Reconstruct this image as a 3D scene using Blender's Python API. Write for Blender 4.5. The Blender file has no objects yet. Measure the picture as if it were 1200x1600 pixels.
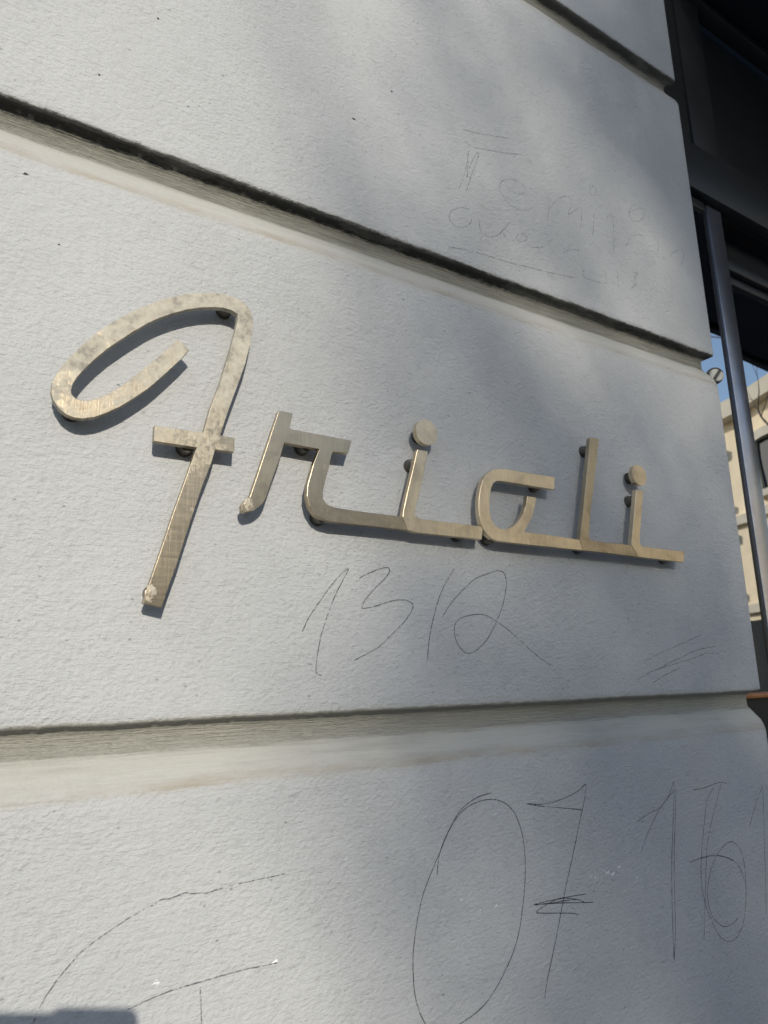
import bpy, bmesh, math, random, json
from mathutils import Vector, Matrix, noise as mnoise

random.seed(7)
D = bpy.data
SC = bpy.context.scene
COL = SC.collection

# ---------------------------------------------------------------- camera
cam_d = D.cameras.new('camera')
cam = D.objects.new('camera', cam_d)
COL.objects.link(cam)
EYE = 1.45                                   # lens height above the pavement
Rv = Vector((0.84919454, -0.52769935, -0.02005055))
Uv = Vector((-0.10423975, -0.20472658, 0.97325285))
Fv = Vector((0.51768978, 0.82439094, 0.22885995))
cam.matrix_world = Matrix(((Rv.x, Uv.x, -Fv.x, 0), (Rv.y, Uv.y, -Fv.y, -0.75), (Rv.z, Uv.z, -Fv.z, EYE), (0, 0, 0, 1)))
cam_d.sensor_fit = 'VERTICAL'
cam_d.sensor_height = 36.0
cam_d.sensor_width = 27.0
cam_d.lens = 36.0 * 1080.0 / 1600.0
cam_d.clip_start = 0.01
cam_d.clip_end = 2000
cam_d.dof.use_dof = True
cam_d.dof.focus_distance = 0.98
cam_d.dof.aperture_fstop = 9.0
SC.camera = cam

# ---------------------------------------------------------------- sky, sun, exposure
SUN_EL, SUN_AZ = math.radians(22.0), math.radians(14.0)     # azimuth counted from the wall's normal, to the left
SUN = Vector((-math.sin(SUN_AZ) * math.cos(SUN_EL), -math.cos(SUN_AZ) * math.cos(SUN_EL), math.sin(SUN_EL)))
world = D.worlds.new('World')
SC.world = world
world.use_nodes = True
wn = world.node_tree.nodes
wl = world.node_tree.links
wn.clear()
wo = wn.new('ShaderNodeOutputWorld')
bg = wn.new('ShaderNodeBackground')
sky = wn.new('ShaderNodeTexSky')
sky.sky_type = 'NISHITA'
sky.sun_disc = False
sky.sun_elevation = SUN_EL
sky.sun_rotation = math.pi + SUN_AZ
sky.altitude = 100
sky.air_density = 1.0
sky.dust_density = 0.6
sky.ozone_density = 1.2
bg.inputs['Strength'].default_value = 0.15
wl.new(sky.outputs[0], bg.inputs['Color'])
wl.new(bg.outputs[0], wo.inputs['Surface'])
sun_d = D.lights.new('sun', 'SUN')
sun_d.energy = 3.0
sun_d.angle = math.radians(0.53)
sun_d.color = (1.0, 0.935, 0.815)
sun = D.objects.new('sun', sun_d)
COL.objects.link(sun)
sun.rotation_euler = SUN.to_track_quat('Z', 'Y').to_euler()
sun.location = (-3, -8, 6)
vs = SC.view_settings
vs.view_transform = 'Standard'
try:
    vs.look = 'None'
except Exception:
    pass
vs.exposure = 0.25
vs.gamma = 1.0
vs.use_curve_mapping = False
SC.cycles.use_denoising = True
SC.cycles.max_bounces = 8

# ---------------------------------------------------------------- helpers
def tag(o, label=None, cat=None, group=None, kind=None):
    if label: o['label'] = label
    if cat: o['category'] = cat
    if group: o['group'] = group
    if kind: o['kind'] = kind
    return o

def empty(name, loc=(0, 0, 0), parent=None):
    o = D.objects.new(name, None)
    COL.objects.link(o)
    o.location = loc
    o.empty_display_size = 0.1
    if parent: o.parent = parent
    return o

def mesh_obj(name, verts, faces, mat, parent=None, smooth=False):
    me = D.meshes.new(name)
    me.from_pydata(verts, [], faces)
    me.update()
    if mat: me.materials.append(mat)
    if smooth:
        me.polygons.foreach_set('use_smooth', [True] * len(me.polygons))
    o = D.objects.new(name, me)
    COL.objects.link(o)
    if parent:
        o.parent = parent
        o.matrix_parent_inverse = Matrix.Translation(-Vector(parent.location))
    return o

def bm_obj(name, bm, mat, parent=None, smooth=None):
    bmesh.ops.recalc_face_normals(bm, faces=bm.faces)
    me = D.meshes.new(name)
    bm.to_mesh(me)
    bm.free()
    if mat: me.materials.append(mat)
    if smooth is not None:
        me.polygons.foreach_set('use_smooth', [True] * len(me.polygons))
        try:
            me.set_sharp_from_angle(angle=math.radians(smooth))
        except Exception:
            pass
    o = D.objects.new(name, me)
    COL.objects.link(o)
    if parent:
        p = parent
        off = Vector((0, 0, 0))
        while p:
            off += Vector(p.location)
            p = p.parent
        o.parent = parent
        o.matrix_parent_inverse = Matrix.Translation(-off)
    return o

def add_box(bm, x0, x1, y0, y1, z0, z1, bevel=0.0, seg=2):
    r = bmesh.ops.create_cube(bm, size=1.0)
    vv = r['verts']
    for v in vv:
        v.co = Vector(((x0 + x1) / 2 + v.co.x * (x1 - x0), (y0 + y1) / 2 + v.co.y * (y1 - y0), (z0 + z1) / 2 + v.co.z * (z1 - z0)))
    if bevel > 0:
        ee = list({e for v in vv for e in v.link_edges})
        bmesh.ops.bevel(bm, geom=ee, offset=bevel, segments=seg, affect='EDGES', profile=0.5)

def box(name, x0, x1, y0, y1, z0, z1, mat, parent=None, bevel=0.0):
    bm = bmesh.new()
    add_box(bm, x0, x1, y0, y1, z0, z1, bevel)
    return bm_obj(name, bm, mat, parent, 40 if bevel else None)

def frame_of(axis):
    a = Vector(axis).normalized()
    t = Vector((0, 0, 1)) if abs(a.z) < .9 else Vector((1, 0, 0))
    u = a.cross(t).normalized()
    return a, u, a.cross(u).normalized()

def add_cyl(bm, p, q, r0, r1=None, n=20, cap=True):
    r1 = r0 if r1 is None else r1
    p, q = Vector(p), Vector(q)
    a, u, v = frame_of(q - p)
    A = [bm.verts.new(p + (u * math.cos(2 * math.pi * k / n) + v * math.sin(2 * math.pi * k / n)) * r0) for k in range(n)]
    Bv = [bm.verts.new(q + (u * math.cos(2 * math.pi * k / n) + v * math.sin(2 * math.pi * k / n)) * r1) for k in range(n)]
    for k in range(n):
        bm.faces.new((A[k], A[(k + 1) % n], Bv[(k + 1) % n], Bv[k]))
    if cap:
        bm.faces.new(A[::-1])
        bm.faces.new(Bv)

# ---------------------------------------------------------------- materials
class NT:
    def __init__(self, name):
        self.m = D.materials.new(name)
        self.m.use_nodes = True
        self.n = self.m.node_tree.nodes
        self.l = self.m.node_tree.links
        self.b = self.n['Principled BSDF']
        self.out = self.n['Material Output']
    def new(self, t, **kw):
        x = self.n.new(t)
        for k, v in kw.items():
            if k.startswith('i_'): x.inputs[k[2:].replace('_', ' ')].default_value = v
            else: setattr(x, k, v)
        return x
    def link(self, a, b): self.l.new(a, b)
    def coord(self, scale=(1, 1, 1)):
        tc = self.new('ShaderNodeTexCoord')
        mp = self.new('ShaderNodeMapping')
        mp.inputs['Scale'].default_value = scale
        self.link(tc.outputs['Object'], mp.inputs['Vector'])
        return mp.outputs[0]
    def noise(self, co, scale, detail=4, rough=0.55, dist=0.0):
        x = self.new('ShaderNodeTexNoise')
        x.inputs['Scale'].default_value = scale
        x.inputs['Detail'].default_value = detail
        x.inputs['Roughness'].default_value = rough
        x.inputs['Distortion'].default_value = dist
        if co: self.link(co, x.inputs['Vector'])
        return x.outputs['Fac']
    def ramp(self, fac, stops, interp='LINEAR'):
        x = self.new('ShaderNodeValToRGB')
        x.color_ramp.interpolation = interp
        e = x.color_ramp.elements
        while len(e) < len(stops): e.new(0.5)
        for k, (p, c) in enumerate(stops):
            e[k].position = p
            e[k].color = (c[0], c[1], c[2], 1) if isinstance(c, (tuple, list)) else (c, c, c, 1)
        self.link(fac, x.inputs['Fac'])
        return x.outputs['Color']
    def mix(self, fac, a, b, mode='MIX'):
        x = self.new('ShaderNodeMix', data_type='RGBA', blend_type=mode)
        for s, v in ((x.inputs['Factor'], fac), (x.inputs['A'], a), (x.inputs['B'], b)):
            if hasattr(v, 'is_linked') or hasattr(v, 'links'): self.link(v, s)
            elif isinstance(v, (tuple, list)): s.default_value = (v[0], v[1], v[2], 1)
            else:
                try: s.default_value = v
                except Exception: s.default_value = (v, v, v, 1)
        for i in x.inputs:
            if i.type == 'RGBA' and i.enabled:
                pass
        return [o for o in x.outputs if o.type == 'RGBA'][0]
    def mixc(self, fac, a, b, mode='MIX'):
        x = self.new('ShaderNodeMix', data_type='RGBA', blend_type=mode)
        ins = [i for i in x.inputs if i.enabled]
        fi = x.inputs[0]
        ai, bi = x.inputs[6], x.inputs[7]
        for s, v in ((fi, fac), (ai, a), (bi, b)):
            if isinstance(v, bpy.types.NodeSocket): self.link(v, s)
            elif isinstance(v, (tuple, list)): s.default_value = (v[0], v[1], v[2], 1)
            else: s.default_value = v if s == fi else (v, v, v, 1)
        return x.outputs[2]
    def math(self, op, a, b=0.0, c=None, clamp=False):
        x = self.new('ShaderNodeMath', operation=op, use_clamp=clamp)
        for k, v in enumerate((a, b) if c is None else (a, b, c)):
            if isinstance(v, bpy.types.NodeSocket): self.link(v, x.inputs[k])
            else: x.inputs[k].default_value = v
        return x.outputs[0]
    def bump(self, h, strength, dist, normal=None):
        x = self.new('ShaderNodeBump')
        x.inputs['Distance'].default_value = dist
        if isinstance(strength, bpy.types.NodeSocket): self.link(strength, x.inputs['Strength'])
        else: x.inputs['Strength'].default_value = strength
        self.link(h, x.inputs['Height'])
        if normal: self.link(normal, x.inputs['Normal'])
        return x.outputs[0]
    def oattr_col(self, name):
        f = self.oattr(name)
        c = self.new('ShaderNodeCombineColor')
        for k in range(3): self.link(f, c.inputs[k])
        return c.outputs[0]
    def oattr(self, name):
        x = self.new('ShaderNodeAttribute', attribute_type='OBJECT', attribute_name=name)
        return x.outputs['Fac']

def simple(name, col, rough=0.6, metal=0.0, var=0.12, scale=8, bump=0.0):
    t = NT(name)
    co = t.coord()
    f = t.noise(co, scale, 5)
    t.link(t.ramp(f, [(0.3, tuple(c * (1 - var) for c in col)), (0.7, tuple(c * (1 + var) for c in col))]), t.b.inputs['Base Color'])
    t.b.inputs['Roughness'].default_value = rough
    t.b.inputs['Metallic'].default_value = metal
    if bump:
        t.link(t.bump(t.noise(co, scale * 6, 4), 0.5, bump), t.b.inputs['Normal'])
    return t.m

def make_stucco():
    t = NT('painted_stucco')
    co = t.coord()
    cs = t.coord((0.72, 0.72, 1.0))
    uv = t.new('ShaderNodeUVMap')
    sx = t.new('ShaderNodeSeparateXYZ')
    t.link(uv.outputs[0], sx.inputs[0])
    v = sx.outputs['Y']                                      # 0 = plain face, >0 = inside a groove
    px = t.new('ShaderNodeSeparateXYZ')
    t.link(co, px.inputs[0])
    # paint colour with slow variation and dark specks at the pits
    slow = t.noise(co, 2.3, 5, 0.6)
    fine = t.noise(cs, 95, 4, 0.6)
    base = t.ramp(slow, [(0.3, (0.450, 0.457, 0.457)), (0.7, (0.50, 0.506, 0.505))])
    base = t.mixc(t.ramp(fine, [(0.30, 0.30), (0.46, 0.0)]), base, (0.33, 0.335, 0.34))
    vor = t.new('ShaderNodeTexVoronoi')
    vor.inputs['Scale'].default_value = 95
    vor.inputs['Randomness'].default_value = 1.0
    t.link(cs, vor.inputs['Vector'])
    csep = t.new('ShaderNodeSeparateColor')
    t.link(vor.outputs['Color'], csep.inputs[0])
    pit = t.math('MULTIPLY', t.ramp(vor.outputs['Distance'], [(0.06, 1.0), (0.16, 0.0)]), t.ramp(csep.outputs[0], [(0.60, 0.0), (0.90, 0.75)]))
    pit = t.math('MULTIPLY', pit, t.ramp(t.noise(co, 7.0, 3), [(0.38, 0.25), (0.62, 1.0)]))
    base = t.mixc(pit, base, (0.19, 0.19, 0.195))
    grime = t.math('MULTIPLY', t.ramp(t.noise(t.coord((1, 1, .45)), 3.1, 6, 0.65), [(0.52, 0.0), (0.8, 0.35)]), 1.0)
    base = t.mixc(grime, base, (0.40, 0.385, 0.36))
    # groove: soot under the lip, grey-green back, cream slope, tan tide line
    co_l = t.coord((0.9, 30.0, 30.0))
    streak = t.noise(co_l, 16, 5, 0.65)
    wob = t.math('MULTIPLY_ADD', t.math('SUBTRACT', t.noise(t.coord((1, 6, 6)), 11, 6, 0.7), 0.5), 0.16, v)
    wob = t.math('MULTIPLY_ADD', t.math('SUBTRACT', streak, 0.5), 0.10, wob)
    wob = t.math('MULTIPLY_ADD', t.math('SUBTRACT', t.noise(t.coord((1, 3, 3)), 120, 4, 0.7), 0.5), 0.16, wob)
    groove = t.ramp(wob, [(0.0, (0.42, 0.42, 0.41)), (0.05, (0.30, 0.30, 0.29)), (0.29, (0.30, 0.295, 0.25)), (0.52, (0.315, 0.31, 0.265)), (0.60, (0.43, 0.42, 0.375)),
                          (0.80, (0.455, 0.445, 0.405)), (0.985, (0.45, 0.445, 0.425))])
    tide = t.math('MULTIPLY', t.ramp(wob, [(0.82, 0.0), (0.93, 1.0), (0.965, 1.0), (0.99, 0.0)]), t.ramp(t.noise(t.coord((1, 4, 4)), 9, 6, 0.7), [(0.40, 0.05), (0.62, 0.85)]))
    groove = t.mixc(t.math('MULTIPLY', tide, 0.75), groove, (0.35, 0.295, 0.22))
    groove = t.mixc(t.ramp(t.noise(t.coord((.6, 5, 5)), 13, 6, .7), [(0.5, 0.0), (0.72, 0.35)]), groove, (0.27, 0.26, 0.22))
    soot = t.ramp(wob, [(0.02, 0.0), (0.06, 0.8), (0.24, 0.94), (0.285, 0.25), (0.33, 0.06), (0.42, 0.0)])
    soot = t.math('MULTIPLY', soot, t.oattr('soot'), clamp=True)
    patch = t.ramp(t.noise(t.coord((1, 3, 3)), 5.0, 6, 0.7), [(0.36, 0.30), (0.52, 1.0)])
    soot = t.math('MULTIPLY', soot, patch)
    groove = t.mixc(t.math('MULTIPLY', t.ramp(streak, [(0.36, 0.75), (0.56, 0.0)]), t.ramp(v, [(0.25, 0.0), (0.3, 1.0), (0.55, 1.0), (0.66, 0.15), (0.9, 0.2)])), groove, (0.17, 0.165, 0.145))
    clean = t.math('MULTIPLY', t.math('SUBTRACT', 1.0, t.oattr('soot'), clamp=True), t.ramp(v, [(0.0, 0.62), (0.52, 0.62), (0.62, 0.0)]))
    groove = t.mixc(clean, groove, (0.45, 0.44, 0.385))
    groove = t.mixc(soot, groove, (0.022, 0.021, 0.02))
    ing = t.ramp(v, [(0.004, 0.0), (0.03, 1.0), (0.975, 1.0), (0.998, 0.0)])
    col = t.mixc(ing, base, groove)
    t.link(col, t.b.inputs['Base Color'])
    t.b.inputs['Roughness'].default_value = 0.72
    t.b.inputs['Specular IOR Level'].default_value = 0.35
    # relief: orange peel on the faces, brushed and smoother in the groove
    n1 = t.noise(cs, 230, 2, 0.5, 0.15)
    n2 = t.noise(cs, 560, 2, 0.6)
    n3 = t.noise(cs, 95, 3, 0.5)
    n4 = t.noise(co, 14, 2, 0.5)
    h = t.math('MULTIPLY_ADD', n2, 0.35, t.math('MULTIPLY_ADD', n3, 0.9, n1))
    h = t.math('MULTIPLY_ADD', n4, 1.3, h)
    h = t.math('SUBTRACT', h, t.math('MULTIPLY', pit, 0.5))
    inner = t.ramp(v, [(0.03, 0.0), (0.12, 1.0), (0.93, 1.0), (1.0, 0.0)])
    sf = t.math('MULTIPLY_ADD', inner, -0.6, 1.0)
    b1 = t.bump(h, t.math('MULTIPLY', sf, t.ramp(t.noise(co, 3.3, 4, .6), [(0.3, 0.55), (0.7, 1.0)])), 0.0025)
    h2 = t.math('MULTIPLY_ADD', t.noise(t.coord((4, 30, 30)), 30, 3, 0.6), 0.6, t.noise(co_l, 22, 4, 0.6))
    b2 = t.bump(h2, t.math('MULTIPLY', t.ramp(v, [(0.02, 0.3), (0.10, 1.0), (0.55, 1.0), (0.66, 0.2), (0.9, 0.1)]), 1.0), 0.0032, b1)
    t.link(b2, t.b.inputs['Normal'])
    return t.m

def make_metal():
    t = NT('weathered_bronze_steel')
    co = t.coord()
    br = t.noise(t.coord((60, 60, 2.0)), 9, 4, 0.6)
    br2 = t.noise(t.coord((2.0, 60, 60)), 9, 4, 0.6)
    big = t.noise(co, 17, 6, 0.68, 0.6)
    metal = t.ramp(big, [(0.3, (0.37, 0.30, 0.21)), (0.48, (0.55, 0.46, 0.325)), (0.7, (0.66, 0.55, 0.385))])
    metal = t.mixc(t.ramp(br, [(0.35, 0.35), (0.6, 0.0)]), metal, (0.36, 0.32, 0.26))
    metal = t.mixc(1.0, metal, t.oattr_col('tone'), 'MULTIPLY')
    pat = t.oattr('patina')
    rise = t.oattr('patina_rise')
    z = t.new('ShaderNodeSeparateXYZ')
    t.link(co, z.inputs[0])
    lim = t.math('ADD', pat, t.math('MULTIPLY', rise, t.math('SUBTRACT', z.outputs['Z'], 1.70)))
    nn = t.math('MULTIPLY_ADD', t.noise(co, 190, 5, 0.7), 0.55, t.math('MULTIPLY', t.noise(co, 26, 6, 0.7), 0.65))
    mask = t.math('MULTIPLY', t.math('SUBTRACT', t.math('ADD', nn, lim), 1.06), 6.0, clamp=True)
    crust = t.ramp(t.noise(co, 70, 6, 0.75), [(0.36, (0.27, 0.25, 0.21)), (0.48, (0.43, 0.395, 0.32)), (0.62, (0.53, 0.49, 0.40))])
    col = t.mixc(mask, metal, crust)
    t.link(col, t.b.inputs['Base Color'])
    t.link(t.math('MULTIPLY_ADD', mask, -0.85, 0.95), t.b.inputs['Metallic'])
    t.link(t.math('ADD', t.math('MULTIPLY', mask, 0.40), t.math('MULTIPLY_ADD', br2, 0.18, 0.24)), t.b.inputs['Roughness'])
    b = t.bump(br, 0.25, 0.0004)
    b = t.bump(t.noise(co, 260, 4, 0.6), t.math('MULTIPLY_ADD', mask, 0.5, 0.06), 0.0006, b)
    t.link(b, t.b.inputs['Normal'])
    return t.m

def make_pencil():
    t = NT('graphite')
    t.b.inputs['Base Color'].default_value = (0.05, 0.05, 0.06, 1)
    t.b.inputs['Roughness'].default_value = 0.5
    tr = t.new('ShaderNodeBsdfTransparent')
    mx = t.new('ShaderNodeMixShader')
    n = t.noise(t.coord(), 330, 3, 0.6)
    pr = t.math('MULTIPLY', t.oattr('pressure'), t.math('MULTIPLY_ADD', t.noise(t.coord(), 32, 4, 0.6), 0.9, 0.52))
    a = t.math('MULTIPLY', t.math('ADD', t.math('SUBTRACT', n, 0.66), t.math('MULTIPLY', pr, 0.40)), 4.5, clamp=True)
    a = t.math('MULTIPLY', a, t.math('MULTIPLY_ADD', pr, 0.45, 0.32), clamp=True)
    t.link(a, mx.inputs[0])
    t.link(tr.outputs[0], mx.inputs[1])
    t.link(t.b.outputs[0], mx.inputs[2])
    t.link(mx.outputs[0], t.out.inputs['Surface'])
    return t.m

def make_glass():
    t = NT('window_glass')
    tr = t.new('ShaderNodeBsdfTransparent')
    tr.inputs[0].default_value = (0.80, 0.84, 0.82, 1)
    gl = t.new('ShaderNodeBsdfGlossy')
    gl.inputs['Roughness'].default_value = 0.004
    gl.inputs['Color'].default_value = (1, 1, 1, 1)
    fr = t.new('ShaderNodeFresnel')
    fr.inputs['IOR'].default_value = 18.0
    t.link(t.bump(t.noise(t.coord(), 2.5, 2), 0.12, 0.01), gl.inputs['Normal'])
    mx = t.new('ShaderNodeMixShader')
    t.link(fr.outputs[0], mx.inputs[0])
    t.link(tr.outputs[0], mx.inputs[1])
    t.link(gl.outputs[0], mx.inputs[2])
    t.link(mx.outputs[0], t.out.inputs['Surface'])
    return t.m

STUCCO = make_stucco()
METAL = make_metal()
PENCIL = make_pencil()
GLASS = make_glass()
BLACK = simple('black_paint', (0.014, 0.014, 0.015), 0.38, 0, 0.2, 20)
CHAR = simple('charcoal_paint', (0.026, 0.027, 0.027), 0.4, 0, 0.15, 12)
GLOSS = simple('polished_dark_metal', (0.66, 0.66, 0.71), 0.28, 0.95, 0.1, 20)
NAVY = simple('navy_cloth', (0.018, 0.02, 0.03), 0.9, 0, 0.2, 300)
WOOD = simple('varnished_wood', (0.36, 0.15, 0.055), 0.35, 0, 0.25, 20)
CURT = simple('tan_curtain', (0.62, 0.51, 0.34), 0.9, 0, 0.15, 30)
ROOM = simple('dark_room', (0.03, 0.027, 0.024), 0.9)
ZINC = simple('zinc', (0.74, 0.73, 0.63), 0.45, 0.35, 0.15, 120)
STONE = simple('cream_stone', (0.82, 0.69, 0.49), 0.85, 0, 0.12, 1.2, 0.02)
STONE2 = simple('pale_trim', (0.58, 0.53, 0.43), 0.85, 0, 0.08, 2)
RENDER = simple('grey_render', (0.34, 0.32, 0.29), 0.9, 0, 0.1, 0.8)
PEG = simple('tarnished_shaded_steel', (0.13, 0.122, 0.105), 0.45, 0.6, 0.3, 90)  # tarnished steel, darkened further for the shade behind letters and screw head
RED = simple('red_brick', (0.30, 0.13, 0.09), 0.9, 0, 0.2, 5)
TILE = simple('roof_tile', (0.16, 0.08, 0.06), 0.8, 0, 0.2, 5)
PANE = simple('dark_pane', (0.03, 0.035, 0.04), 0.08)
ASPH = simple('asphalt', (0.05, 0.05, 0.052), 0.9, 0, 0.15, 30, 0.004)
PAVE = simple('paving', (0.26, 0.25, 0.235), 0.9, 0, 0.12, 6, 0.004)
KERB = simple('kerb_granite', (0.30, 0.29, 0.28), 0.85, 0, 0.2, 40)
BARK = simple('bark', (0.09, 0.075, 0.06), 0.95, 0, 0.25, 30)
PHONE = simple('phone_body', (0.03, 0.03, 0.035), 0.3)

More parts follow.
